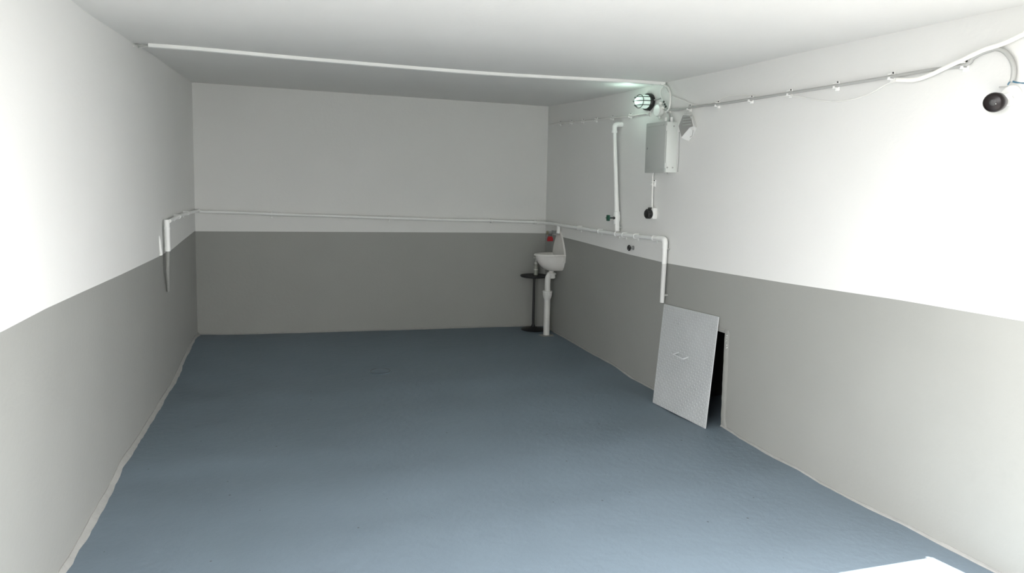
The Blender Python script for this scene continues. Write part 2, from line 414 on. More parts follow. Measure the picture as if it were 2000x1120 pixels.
for j in range(nv):
    for i in range(nu):
        u = (i+.5)/nu; v = (j+.5)/nv; s_ = 1 if (i+j) % 2 else -1
        cu = Vector((1, s_*1.0)).normalized(); L_ = .0100; w_ = .0032
        du, dv = 1/Wd, 1/H_
        def q(a, c, n): return P(u+(cu.x*a - cu.y*c)*du, v+(cu.y*a + cu.x*c)*dv, n)
        b.add([q(-L_, 0, 0), q(0, -w_, 0), q(L_, 0, 0), q(0, w_, 0), q(-L_*.5, 0, .0014), q(L_*.5, 0, .0014)],
              [(0,1,4), (1,5,4), (1,2,5), (2,3,5), (3,4,5), (3,0,4)])
o = b.build('tread_pattern', ZINC2, hc, smooth=False); o['kind'] = 'stuff'; o['label'] = 'raised diamond treads'
b = MB()
for a, c in (((0,0),(1,0)), ((1,0),(1,1)), ((1,1),(0,1)), ((0,1),(0,0))):
    b.tube([P(*a, -.003), P(*c, -.003)], .0035, 6)
b.build('edge_rim', ZINC2, hc, split=True)
# folding pull handle
def plate_pix(px, py, n=0.0):
    r = ray(px, py); n_ = (tl-bl).cross(br-bl).normalized(); o_ = cb + Nn*n
    return CAM + r*((o_-CAM).dot(n_)/r.dot(n_))
h1, h2 = plate_pix(1327, 688, .002), plate_pix(1347, 697, .002)
drop = (plate_pix(1314, 693, .045)-h1)
b = MB(); k1, k2 = h1+drop, h2+drop
def rounded(pts, r=.008, k=4):
    out = [Vector(pts[0])]
    for i in range(1, len(pts)-1):
        p, a, c = Vector(pts[i]), Vector(pts[i-1]), Vector(pts[i+1])
        u, v = (a-p).normalized(), (c-p).normalized()
        for j in range(k+1):
            t = j/k; out.append((p+u*r)*(1-t)**2 + p*2*t*(1-t) + (p+v*r)*t*t)
    return out+[Vector(pts[-1])]
b.tube(rounded([h1-Nn*.004, k1, k2, h2-Nn*.004]), .0048, 8)
hd = b.build('handle', ZINC2, hc)
b = MB()
for h in (h1, h2): b.lathe(h-Nn*.003, Nn, [(.010, 0), (.010, .005), (.007, .007)], 12)
b.build('handle_boss', ZINC, hc, split=True)

# ------------------------------------------------------------------ ceiling cable trunking and its loose wires
tk = [(290,89.5),(400,98),(620,118),(942,144),(1212,159),(1298,164.5)]
tpt = smooth_path([on_ceil(x, y, .012) for x, y in tk], 8)
for p in tpt: p.z = zceil(p.x, p.y)
t0 = thing('cable_trunking', tpt[0], 'long white cable trunking strip running across the ceiling', 'cable trunking')
b = MB(); L = []
for i, p in enumerate(tpt):
    t = (tpt[min(i+1, len(tpt)-1)]-tpt[max(i-1, 0)]).normalized(); w = Vector((-t.y, t.x, 0)).normalized()
    L += [p+w*.014+XYZ(0,0,.01), p+w*.014-XYZ(0,0,.017), p+w*.010-XYZ(0,0,.020), p-w*.010-XYZ(0,0,.020), p-w*.014-XYZ(0,0,.017), p-w*.014+XYZ(0,0,.01)]
b.add(L, [(i*6+k, i*6+(k+1) % 6, (i+1)*6+(k+1) % 6, (i+1)*6+k) for i in range(len(tpt)-1) for k in range(6)] + [tuple(range(6)), tuple(len(L)-6+k for k in range(6))])
b.build('trunking_cover', PLAST, t0)
b = MB()
for p, t in ((tpt[0], tpt[0]-tpt[1]), (tpt[-1], tpt[-1]-tpt[-2])):
    b.lathe(p+t.normalized()*-.004-XYZ(0,0,.010), t, [(.006, 0), (.006, .006)], 10)
b.build('end_opening', BLACK, t0, split=True)
b = MB().lathe(on_ceil(1290, 164, .021), (0,0,-1), [(.004, 0), (.003, .002)], 10); b.build('screw', CHROME, t0)
w = thing('ceiling_wire_tail', tpt[0], 'pair of short wires leaving the left end of the ceiling trunking', 'wire')
e0 = tpt[0]-XYZ(0, 0, .010)
b = MB().tube(smooth_path([e0+XYZ(.01,0,0), on_ceil(279, 87.5, .008), on_ceil(267, 86, .004), on_ceil(262, 86.5, -.002)]), .0028, 8); b.build('wire', CABLE, w)
b = MB().tube(smooth_path([e0+XYZ(.01,0,0), on_ceil(279, 92, .012), on_ceil(269, 93.5, .010), LW.hit(261, 90, .003)]), .004, 8); b.build('wire', WIREW, w)

# ------------------------------------------------------------------ pipe run round the walls
PD = .030; PRad = .0145
run = thing('water_pipe', BW.hit(700, 425, PD), 'white painted water pipe running round the left, back and right walls', 'pipe')
lp = wpath(LW, [(331,432),(345,425),(360,418.5),(378,414)], PD)
bp_ = wpath(BW, [(392,413.5),(470,416),(562,419.5),(700,424),(850,429),(960,431.5),(1048,434.5)], PD)
rp = wpath(RW, [(1076,437),(1100,441),(1135,446.5),(1170,452),(1205,457.5),(1240,461.5),(1270,464.5),(1294,467)], PD)
b = MB().tube(smooth_path(lp, 3)+[], PRad*.8, 14); o = b.build('pipe_section', PIPEW, run)
b = MB().tube(smooth_path([lp[-1]+XYZ(0,-.01,0)]+[BW.pt(.035, PD+.004, lp[-1].z)]+bp_, 4), PRad*.85, 14); b.build('pipe_section', PIPEW, run)
b = MB().tube(smooth_path([bp_[-1]]+[BW.pt(xr-.06, PD+.002, bp_[-1].z-.003)]+rp, 4), PRad*.95, 14); b.build('pipe_section', PIPEW, run)
# right-hand elbow and drop
ra, rb = RW.hit(1299, 472, PD+.006), RW.hit(1297.5, 592, PD)
rb = Vector((ra.x, ra.y, rb.z)) + RW.t*(-.008)
el = rp[-1]
b = MB().tube(rounded([el-RW.t*.05, Vector((ra.x, ra.y, el.z)), ra-XYZ(0,0,.045)], .024, 6), .0195, 16); b.build('elbow', PIPEW, run)
zp = interp(PR, RW.sdz(ra)[0])
b = MB().tube([ra-XYZ(0,0,.02), Vector((ra.x, ra.y, zp))], .0165, 16); b.build('drop_pipe', PIPEW, run)
b = MB().tube([Vector((ra.x, ra.y, zp)), rb], [.0160, .0150], 16); o = b.build('drop_pipe', PIPER, run); o['label'] = 'pale grey painted drop pipe'
b = MB()
for z in (ra.z-.05, rb.z+.05): b.box(RW.pt, RW.sdz(ra)[0]-.006, RW.sdz(ra)[0]+.006, 0, .03, z-.006, z+.006, .001)
b.build('wall_bracket', CABLE, run, split=True)
# left-hand drop
la = LW.hit(326, 433, PD); lm = LW.hit(326, 492, PD); lb = LW.hit(328, 575, PD)
b = MB().tube([la+XYZ(0,0,.012), Vector((la.x, la.y, lm.z))], .0165, 14); b.build('drop_pipe', PIPEW, run)
b = MB().tube([Vector((la.x, la.y, lm.z+.004)), Vector((la.x-.004, la.y, lm.z-.12)), Vector((la.x-.020, la.y+.10, lb.z))], [.0130,.0120,.008], 14)
o = b.build('drop_pipe', GREY, run); o['label'] = 'grey painted drop pipe'
b = MB().lathe(Vector((la.x, la.y, lm.z+.004)), (0,0,1), [(.018,0),(.018,.02),(.0165,.024)], 14); b.build('coupling', PIPEW, run)
b = MB().lathe(Vector((la.x, la.y, la.z-.05)), (0,0,1), [(.018,0),(.018,.012),(.0165,.014)], 14); b.build('coupling', PIPEW, run)
def saddle(wall, px, py, r=PRad, d=PD, parent=run, wd=.010, m=PIPEW):
    c = wall.hit(px, py, d); a, dd, z = wall.sdz(c); b = MB(); prof = []
    for k in range(9):
        t = -PI/2 + PI*k/8; prof.append((math.cos(t)*(r+.004)+d, z+math.sin(t)*(r+.004)))
    prof = [(0, z-r-.004)] + prof + [(0, z+r+.004)]
    vs = [wall.pt(a-wd/2, p, q) for p, q in prof]+[wall.pt(a+wd/2, p, q) for p, q in prof]; n = len(prof)
    b.add(vs, [tuple(range(n)), tuple(range(n, 2*n))[::-1]]+[(i, (i+1) % n, n+(i+1) % n, n+i) for i in range(n)])
    b.box(wall.pt, a-wd/2, a+wd/2, 0, .005, z-r-.020, z-r, .0015)
    return b.build('pipe_clip', m, parent)
for x, y in ((1130,445.5),(1170,452),(1203,457.2),(1217,459),(1240,461.5),(1276,465.2)): saddle(RW, x, y, wd=.014)
for x, y in ((530,418.5),(760,426),(960,431.5),(1044,434.3)): saddle(BW, x, y)
for x, y in ((349,423.5),(366,416.8)): saddle(LW, x, y, r=.012)
st = thing('highlight_ridge', LW.hit(312, 497, .01), 'slim raised white stub on the left wall beside the drop pipe', 'pipe')  # slim ridge in brighter white, drawn for a soft highlight on the plaster
sa, sb = LW.hit(310.5, 461, .000), LW.hit(313.5, 498, .004)
b = MB().tube(smooth_path([sa, sa*.55+sb*.45+LW.n*.001, Vector((sb.x+.004, sb.y, sb.z))]), [.002,.004,.006,.0075,.0085,.009,.009,.009,.009,.009,.009,.009,.009], 12); b.build('ridge', PIPEW, st)
b = MB().lathe(sb-XYZ(0,0,.004), (0,0,1), [(.009,0),(.011,.003),(.011,.008),(.009,.010)], 12); b.build('ridge_end', PIPEW, st)

# riser with green-knobbed valve
rs = thing('riser_pipe', RW.hit(1206, 452, .05), 'white vertical riser pipe with an elbow at the top and a green-knobbed valve', 'pipe')
top = RW.hit(1200.5, 243, .055); bot = RW.hit(1205.5, 452, .040)
b = MB().tube([top-XYZ(0,0,.03), bot], [.0145, .0185], 18); b.build('pipe_section', PIPEW, rs)
b = MB().tube(rounded([top-XYZ(0,0,.055), top, top-RW.n*.075+RW.t*.015], .026, 6), .0195, 18); b.build('elbow', PIPEW, rs)
b = MB().lathe(top-XYZ(0,0,.064), (0,0,1), [(.0195,0),(.0215,.004),(.0215,.016),(.0195,.02)], 18); b.build('elbow_collar', PIPEW, rs)
va = RW.hit(1204.5, 426, .042)
b = MB().lathe(va-XYZ(0,0,.050), (0,0,1), [(.018,0),(.023,.006),(.023,.02),(.026,.03),(.027,.05),(.026,.07),(.023,.078),(.023,.094),(.018,.10)], 18)
b.build('valve_body', PIPEW, rs)
vd = RW.n
b = MB().lathe(va+vd*.020, vd, [(.018,0),(.014,.004),(.009,.008),(.0055,.014),(.0055,.045),(.009,.047)], 14); kn = b.build('valve_stem', BLACK, rs)
b = MB().lathe(va+vd*.062, vd, [(.006,0),(.018,.002),(.0215,.006),(.0215,.014),(.018,.018),(.006,.020)], 18)
for k in range(6):
    a = k*PI/3; c = va+vd*.072+(RW.t*math.cos(a)+XYZ(0,0,1)*math.sin(a))*.019; b.lathe(c-vd*.008, vd, [(.004,0),(.006,.004),(.006,.012),(.004,.016)], 8)
o = b.build('valve_knob', GREEN, rs); o['label'] = 'dark green knob'
b = MB().box(RW.pt, RW.sdz(bot)[0]-.006, RW.sdz(bot)[0]+.006, 0, .035, bot.z+.02, bot.z+.035, .002); b.build('wall_bracket', CABLE, rs)

# small stop valve with a black wheel
c0 = RW.hit(1237, 484.5, .0)
tp = thing('stop_valve', c0, 'small wall tap with a black hand wheel just above the grey paint', 'valve')
b = MB().lathe(c0-RW.n*.004, RW.n, [(.016,0),(.016,.006),(.010,.009),(.010,.026),(.007,.028)], 16); b.build('valve_body', CHROME, tp)
wc = c0+RW.n*.036
b = MB(); ring = [wc+(RW.t*math.cos(2*PI*k/20)+XYZ(0,0,1)*math.sin(2*PI*k/20))*.018 for k in range(21)]
b.tube(ring, .0042, 8, cap=False)
for k in range(4):
    a = k*PI/2+.4; b.tube([wc, wc+(RW.t*math.cos(a)+XYZ(0,0,1)*math.sin(a))*.018], .003, 6)
b.lathe(wc-RW.n*.012, RW.n, [(.004,0),(.006,.008),(.006,.016),(.004,.018)], 10)
b.build('hand_wheel', BLACK, tp)

# ------------------------------------------------------------------ fuse box
D = .095
sa_, zt_ = RW.sz(1300.5, 236.5, D); sf, _ = RW.sz(1262.5, 240, D); _, zb_ = RW.sz(1299, 337.5, D)
s0, s1 = sf, sa_
zt0 = RW.sz(1262.5, 238, D)[1]
fb = thing('fuse_box', RW.pt((s0+s1)/2, 0, zb_), 'grey enamelled steel fuse box on the right wall below the caged lamp', 'fuse box')
b = MB().box(RW.pt, s0+.004, s1-.003, -.002, D-.012, zb_+.003, zt_-.003, .003); b.build('body', BOXS, fb)
b = MB().box(RW.pt, s0, s1, D-.013, D, zb_, zt_, .003)
dr = b.build('door', BOXM, fb)
b = MB().box(RW.pt, s0+.02, s1-.02, D-.001, D+.0025, zb_+.02, zb_+.026, .001); b.box(RW.pt, s0+.02, s1-.02, D-.001, D+.0025, zt_-.026, zt_-.02, .001)
b.build('door_rib', BOXM, dr, split=True)
b = MB().lathe(RW.pt(s0+.022, D-.001, (zb_+zt_)/2), RW.n, [(.009,0),(.009,.004),(.006,.006)], 14); b.build('lock', CHROME, dr)
b = MB()
for z in (zb_+.045, zt_-.045): b.tube([RW.pt(s1+.002, D-.010, z-.018), RW.pt(s1+.002, D-.010, z+.018)], .0045, 10)
b.build('hinge', BOXS, fb, split=True)
for dd, z in ((.028, zb_+.034), (D-.026, zb_+.034), (.03, zt_-.03)):
    b = MB().lathe(RW.pt(s1-.004, dd, z), RW.t, [(.0055,0),(.0055,.003),(.003,.0045)], 10); b.build('screw', CABLE, fb)
b = MB().lathe(RW.pt(s1-.02, D-.03, zb_-.006), (0,0,1), [(.008,0),(.008,.01)], 10); b.build('knockout', CABLE, fb)
# short conduits leaving the top
b = MB()
for k, dd in enumerate((.028, .052)):
    b.tube([RW.pt(s1-.035-.03*k, dd, zt_-.006), RW.pt(s1-.035-.03*k, dd, zt_+.03)], .009, 12)
b.build('cable_gland', PLAST, fb, split=True)

# round junction box with its knot of wires
jc = RW.hit(1290, 216, .0)
jb = thing('junction_box', jc, 'round white junction box above the fuse box', 'junction box')
b = MB().lathe(jc-RW.n*.003, RW.n, [(.040,0),(.042,.004),(.042,.020),(.040,.025),(.037,.026)], 32); b.build('box', PLAST, jb)
b = MB().lathe(jc+RW.n*.024, RW.n, [(.039,0),(.039,.004),(.036,.007),(.0,.0075)], 32); b.build('lid', PLAST, jb)
b = MB()
for ang, l in ((0.25, .022), (1.2, .020), (-1.3, .018)):
    dr_ = RW.t*math.cos(ang)+XYZ(0,0,1)*math.sin(ang); b.lathe(jc+RW.n*.013+dr_*.038, dr_, [(.008,0),(.008,l*.5),(.010,l*.5),(.010,l),(.006,l+.004)], 12)
b.build('cable_gland', PLAST, jb, split=True)
b = MB()
for (x, y) in ((1299,204),(1301,208),(1297,199)):
    c = RW.hit(x, y, .022); b.lathe(c, RW.n, [(.007,0),(.008,.004),(.006,.010)], 8)
b.build('terminal', BLACK, jb, split=True)

def cable(name, wall, pts, d, r, m, label, cat='cable', seg=10):
    p = smooth_path(wpath(wall, pts, d), 6); o = thing(name, p[0], label, cat); MB().tube(p, r, seg).build('cable_jacket', m, o); return o
def wall_clip(wall, px, py, parent, sc=1.0, d=.012, m=PLASTC):
    c = wall.hit(px, py, d); a, _, z = wall.sdz(c); k = sc
    b = MB().box(wall.pt, a-.011*k, a+.011*k, 0, .006*k, z-.022*k, z+.020*k, .0015)
    b.box(wall.pt, a-.009*k, a+.007*k, .004*k, .026*k, z-.013*k, z-.008*k, .001)
    b.box(wall.pt, a-.009*k, a+.007*k, .004*k, .024*k, z+.008*k, z+.012*k, .001)
    b.box(wall.pt, a-.007*k, a+.004*k, .022*k, .026*k, z-.012*k, z-.002*k, .001)
    o = b.build('cable_clip', m, parent)
    b = MB().lathe(wall.pt(a+.003*k, .005*k, z+.016*k), wall.n, [(.0035*k,0),(.0035*k,.004*k),(.001,.005*k)], 8)
    b.build('clip_screw', BLACK, o); return o
# clipped cable from the back corner to the lamp
cb1 = cable('clipped_cable', RW, [(1073,243.5),(1093,241),(1115,239),(1138,237),(1163,234.5),(1195,230.5),(1230,226.5),(1268,221)], .014, .0058, WIREW,
            'thin white clipped cable from the back corner to the junction box')
for x, y in ((1093,241),(1115,239),(1138,237),(1163,234.5),(1195,230.5),(1230,226.5),(1267,221)): wall_clip(RW, x, y, cb1, .95, .014)
# clipped cable from the junction box to the doorway
cb2 = cable('clipped_cable', RW, [(1298,213),(1312,215),(1330,213.5),(1345,211),(1372,206.5),(1400,204),(1465,194),(1541,182),(1632,167.5),(1740,150),(1815,137),(1883,127.5),(1902,112),(1920,103),(1942,96)], .016, .0075, CABLE,
            'grey clipped cable from the junction box along the right wall to the doorway')
for x, y in ((1305,216),(1345,211),(1400,204),(1465,194),(1541,182),(1632,167.5),(1740,150),(1883,128)): wall_clip(RW, x, y, cb2, 1.05 if x > 1320 else .9, .016)
cable('loose_wire', RW, [(1298,168),(1307,182),(1318,190),(1332,195),(1348,202),(1366,206),(1395,200),(1422,188),(1458,185.5),(1500,189),(1550,187.5),(1600,196),(1640,198),(1690,187),(1735,163),(1765,157)], .010, .0030, WIREW,
      'thin loose white wire wandering above and below the clipped cable', 'wire')
cable('power_lead', RW, [(1298,166),(1306,172),(1309,184),(1309,202),(1306,214),(1300,219)], .022, .0062, WIREW, 'white lead looping from the trunking end down to the junction box', 'cable')
cable('loose_wire', RW, [(1296,168),(1291,175),(1290,184),(1293,192),(1298,199)], .012, .0036, WIREW, 'short thin wire loop just left of the white lead at the trunking end', 'wire')
cable('lamp_lead', RW, [(1272,196),(1281,195),(1290,192)], .008, .0045, CABLE, 'short lead between the caged lamp and the wires beside it', 'cable')
cable('fuse_box_gap_shade', RW, [(1326.5,258),(1326.3,280),(1325.5,310),(1323.5,336)], .004, .0030, CABLE, 'thin grey strip down the wall standing in for the shadow gap behind the fuse box edge', 'cable')  # grey strand drawn in place of the shadow gap beside the box
cable('fuse_box_feed', RW, [(1303,218),(1308,226),(1308,238)], .02, .006, CABLE, 'short feed cable dropping from the clip into the fuse box', 'cable')
fx = thing('flexible_conduit', RW.hit(1760, 158, .03), 'thick white flexible tube rising along the right wall to the doorway', 'conduit')
MB().tube(smooth_path(wpath(RW, [(1752,156),(1785,156),(1815,147),(1845,133),(1880,117),(1920,98),(1960,85),(2000,66),(2030,50)], .028), 8), .0088, 14).build('tube', FLEX, fx)

# ------------------------------------------------------------------ caged bulkhead lamp
lc = RW.hit(1269, 199.5, .0)
lm_ = thing('bulkhead_lamp', lc, 'lit oval bulkhead lamp with a black wire cage high on the right wall', 'wall lamp')
T, Z, Nw = RW.t, XYZ(0,0,1), RW.n
tilt = Vector(Nw)
EX = 1.25
b = MB().lathe(lc-Nw*.003, Nw, [(.052,0),(.058,.006),(.058,.026),(.054,.032),(.046,.033)], 40, EX, T); b.build('base_ring', BLACK, lm_)
dome = [(.047*math.cos(t), .030+.085*math.sin(t)) for t in [PI/2*k/12 for k in range(13)]]
b = MB().lathe(lc, Nw, dome, 40, EX, T); b.build('glass', LAMPG, lm_)
b = MB()
def cg(th, t, r=.053, h=.093):
    return lc + Nw*(.028+h*math.sin(t)) + (T*math.cos(th)*EX+Z*math.sin(th))*r*math.cos(t)
for th in (0, PI/2):
    pass
def loop(fn, r=.0026): b.tube([fn(k/28) for k in range(29)], r, 8)
loop(lambda u: lc+Nw*(.028+.096*math.sin(PI*u))+Z*.0-T*(.056*EX*math.cos(PI*u)))
for zz in (-.5, .5):
    loop(lambda u, zz=zz: lc+Nw*(.028+.086*math.sin(PI*u))+Z*(.055*zz)-T*(.050*EX*math.cos(PI*u)))
loop(lambda u: cg(2*PI*u, .62, .056, .096))
b.build('cage_wire', BLACK, lm_, split=True)
b = MB().lathe(lc+Nw*.118, T, [(.0,-.02),(.02,-.02)], 8) if False else None
ll = bpy.data.lights.new('lamp_glow', 'POINT'); ll.energy = .30; ll.color = (.72, 1, .86); ll.shadow_soft_size = .03
lo = bpy.data.objects.new('lamp_glow', ll); COL.objects.link(lo); lo.parent = lm_; lo.location = Nw*.17 - T*.02 + Z*.0

# ------------------------------------------------------------------ louvred alarm sounder beside the fuse box
def sz(px, py, d=0): return RW.sz(px, py, d)
al = thing('alarm_sounder', RW.hit(1342, 250, 0), 'white wedge-shaped wall unit with grey louvres beside the fuse box', 'alarm unit')
front = [sz(*p, .055) for p in ((1334,224),(1347,224.5),(1352,234),(1355,247),(1347,250),(1331,269),(1325,247))]
back = [sz(*p, .0) for p in ((1344,220),(1352,224),(1358,236),(1361,250),(1356,262),(1345,276),(1337,274))]
b = MB(); n = 7
b.add([RW.pt(a, .055, z) for a, z in front]+[RW.pt(a, -.002, z) for a, z in back], [tuple(range(n)), tuple(range(n, 2*n))[::-1]]+[(i, (i+1) % n, n+(i+1) % n, n+i) for i in range(n)])
b.build('housing', PLAST, al, smooth=False)
b = MB(); cxm = sum(a for a, z in front)/n; czm = sum(z for a, z in front)/n
b.prism(RW.pt, [(cxm+(a-cxm)*.93, czm+(z-czm)*.93) for a, z in front], .054, .058); b.build('front_panel', GREYL, al, smooth=False)
a0_, z0_ = front[0]; a1_, _ = front[2]
for k in range(4):
    z = z0_-.016-k*.017; b = MB().box(RW.pt, a0_+.012, a1_-.004, .056, .064, z-.003, z+.003, .001); b.build('louvre', BOXM, al)
a_, z_ = sz(1355, 252, .01)
b = MB().tube(rounded([RW.pt(a_-.01, .02, z_+.02), RW.pt(a_+.025, .03, z_+.012), RW.pt(a_+.015, .03, z_-.045), RW.pt(a_-.02, .02, z_-.05)], .01), .0022, 6); b.build('bracket', CABLE, al)

# ------------------------------------------------------------------ socket and its cable
sk = thing('wall_socket', RW.hit(1275, 418, 0), 'white surface socket with a black round plug under the fuse box', 'socket')
a_, z_ = RW.sz(1279, 417.5, 0)
b = MB().box(RW.pt, a_-.035, a_+.030, -.001, .034, z_-.036, z_+.040, .006); b.build('back_box', PLAST, sk)
cs = RW.pt(a_-.002, .032, z_-.002)
b = MB().lathe(cs, RW.n, [(.030,0),(.031,.004),(.031,.030),(.028,.036),(.020,.038)], 24)
for k in range(10):
    t = k*PI/5; c = cs+(T*math.cos(t)+Z*math.sin(t))*.030; b.lathe(c+RW.n*.004, RW.n, [(.003,0),(.0045,.003),(.0045,.026),(.003,.028)], 8)
b.box(RW.pt, a_-.012, a_+.010, .030, .050, z_+.028, z_+.042, .002)
o = b.build('plug', BLACK, sk); o['label'] = 'black round plug'
b = MB().tube([RW.pt(a_-.01, .018, z_+.036), RW.hit(1275, 345, .018), RW.hit(1276, 336, .018)], .0062, 12); b.build('cable', WIREW, sk)
wall_clip(RW, 1276, 358, sk, 1.1, .014)

# ------------------------------------------------------------------ security camera near the doorway
cm = thing('security_camera', RW.hit(1982, 190, 0), 'small white security camera with a black lens face near the doorway', 'camera')
bc = RW.hit(1977, 187, .0); b = MB().lathe(bc-RW.n*.002, RW.n, [(.036,0),(.038,.003),(.038,.012),(.034,.016),(.012,.017)], 28); b.build('base', PLAST, cm)
hc_ = RW.hit(1943, 200, .068)
b = MB().tube(smooth_path([bc+RW.n*.012, (bc+RW.n*.034)*.6+hc_*.4, hc_]), .013, 14); b.build('arm', PLAST, cm)
vd_ = (CAM-hc_).normalized(); axd = (vd_*.80 + RW.n*.62 - Z*.08).normalized()
b = MB().lathe(hc_-axd*.030, axd, [(.020,-.012),(.030,-.004),(.0345,.006),(.0355,.022),(.0355,.030),(.034,.034)], 32); b.build('housing', CAMG, cm)
b = MB().lathe(hc_+axd*.003, axd, [(.0355,0),(.0365,.004),(.0345,.014),(.031,.020),(.026,.023),(.0,.0235)], 32); fc = b.build('lens_face', LENS, cm)
b = MB().lathe(hc_+axd*.024, axd, [(.012,0),(.012,.003),(.009,.004),(.0,.003)], 20); b.build('lens_ring', BLACK, fc)
b = MB().lathe(hc_+axd*.024+T*.012-Z*.006, axd, [(.0015,0),(.001,.001)], 8); b.build('indicator', PLAST, fc)
b = MB().lathe(hc_-axd*.034, -axd, [(.024,0),(.026,.006),(.022,.022),(.012,.028)], 24); b.build('rear_shell', PLAST, cm)
b = MB().tube([RW.hit(1951,170.5,.03), RW.hit(1969,169,.012)], .0024, 8); b.tube([RW.hit(1973,183,.02), RW.hit(1982,193,.012)], .0020, 8); b.build('bracket_rod', CABLE, cm, split=True)
cc = thing('camera_conduit', RW.hit(1980, 155, .02), 'grey flexible tube curving down to the security camera', 'conduit')
MB().tube(smooth_path(wpath(RW, [(1928,98),(1946,95.5),(1962,101),(1974,115),(1980,132),(1979,150),(1976,160)], .018), 8), [.0085]*49, 14).build('tube', CABLE, cc)
bw = thing('blue_wire', RW.hit(1976, 158, .02), 'blue twin wire running from the camera tube to the doorway', 'wire')
for dy in (0, 1.8):
    MB().tube(smooth_path(wpath(RW, [(1968,165+dy),(1974,158+dy),(1984,160+dy),(2000,163-dy*.5),(2014,160+dy)], .022), 6), .0018, 8).build('strand', BLUE, bw)

# ------------------------------------------------------------------ wash basin, trap and tap
bs = (RW.sz(1088, 500, .05)[0]); 
RIMZ = RW.hit(1094, 499, .06).z
BSC = RW.sz(1092.5, 500, .004)[0]
ws = thing('wash_basin', RW.pt(BSC, 0, RIMZ-.16), 'small ivory wash basin with a pointed splashback in the far right corner', 'wash basin')
A_, B_, Hb = .125, .235, .155
def bowl(scale, prof, m, name):
    b = MB(); n = 28; L = []
    for k_, (r, h) in enumerate(prof):
        for i in range(n+1):
            t = PI*i/n; L.append(RW.pt(BSC - A_*r*math.cos(t), max(.001, B_*r*math.sin(t)**.9+.0), RIMZ+h))
    fs = [(j*(n+1)+i, j*(n+1)+i+1, (j+1)*(n+1)+i+1, (j+1)*(n+1)+i) for j in range(len(prof)-1) for i in range(n)]
    fs += [(j*(n+1), (j+1)*(n+1), (j+1)*(n+1)+n, j*(n+1)+n) for j in range(len(prof)-1)]
    fs += [tuple(range((len(prof)-1)*(n+1), len(prof)*(n+1)))]
    b.add(L, fs); return b.build(name, m, ws)
outer = [(.93,.0),(1.0,.002),(1.03,-.004),(1.03,-.012),(.97,-.016),(.95,-.04),(.88,-.075),(.76,-.11),(.60,-.138),(.42,-.150),(.30,-.152)]
inner = [(.30,-.125),(.50,-.118),(.68,-.09),(.80,-.05),(.88,-.012),(.93,.0)]
bowl(1, inner+outer[1:], CERAM, 'bowl')
sp = []
for k in range(25):
    t = -1+2*k/24; w_ = .125*t
    sp.append((BSC+w_, RIMZ-.005+.205*(1-abs(t)**1.5)**.8 if abs(t) < 1 else RIMZ-.005))
b = MB().prism(RW.pt, [(BSC-.118, RIMZ-.07)]+sp+[(BSC+.118, RIMZ-.07)], -.001, .016); b.build('splashback', CERAM, ws)

ft = on_floor(1067, 655.5)
dp = thing('drain_pipe', ft, 'ivory waste pipe with a bend and socket standing below the wash basin', 'pipe')
wt = RW.pt(BSC, .078, RIMZ-.15)
def zat(px_py, base):     # height above a floor point that shows at this pixel row
    x, y = px_py; r = ray(x, y); t = ((base-CAM).xy.dot(r.xy))/(r.xy.dot(r.xy)); return CAM.z + r.z*t
z1, z2, z3 = zat((1069, 583), ft), zat((1069, 567), ft), zat((1072, 545), ft)
b = MB().tube([ft-Z*.01, Vector((ft.x, ft.y, z1))], .0275, 24); b.build('waste_pipe', PVC, dp)
b = MB().lathe(Vector((ft.x, ft.y, z1)), Z, [(.028,-.012),(.030,-.004),(.038,.014),(.041,.035),(.041,.052),(.044,.054),(.044,.066),(.036,.068)], 28); b.build('socket', PVC, dp)
zs = zat((1075, 533), wt)
q0 = Vector((ft.x, ft.y, z2-.02)); 
b = MB().tube(rounded([q0, Vector((ft.x, ft.y, z3+.05))+RW.n*.005, Vector((wt.x, wt.y, z3+.03)), Vector((wt.x, wt.y, z3+.005))], .03, 6), .0265, 20) if False else MB().tube(smooth_path([q0, Vector((ft.x, ft.y, z3-.01)), Vector((ft.x, ft.y, z3))*.75+Vector((wt.x, wt.y, z3+.04))*.25+Z*.012, Vector((ft.x, ft.y, z3))*.3+Vector((wt.x, wt.y, z3+.05))*.7, Vector((wt.x, wt.y, zs+.0))], 6), .0255, 20)
b.build('bend', PVC, dp)
b = MB().lathe(Vector((wt.x, wt.y, zs-.028)), Z, [(.028,-.022),(.037,-.018),(.037,.010),(.043,.012),(.043,.026),(.03,.030)], 26); b.build('collar', PVC, dp)
b = MB().tube([Vector((wt.x, wt.y, zs-.01)), Vector((wt.x, wt.y, RIMZ-.150))], .022, 18); b.build('neck', PVC, dp)
b = MB(); rnd = random.Random(5)
prof = []
n = 22; L = [ft+Z*.006]
for k in range(n):
    a = 2*PI*k/n; r_ = .055*rnd.uniform(.75, 1.25); p = ft+Vector((math.cos(a)*r_*1.2, math.sin(a)*r_, 0)); p.z = zfloor(p.x, p.y)+.0005; L.append(p)
for k in range(n):
    a = 2*PI*k/n; L.append(ft+Vector((math.cos(a)*.03, math.sin(a)*.03, .006)))
b.add(L, [(0, n+1+k, n+1+(k+1) % n) for k in range(n)]+[(1+k, 1+(k+1) % n, n+1+(k+1) % n, n+1+k) for k in range(n)])
b.build('mortar_collar', MORTAR, dp)

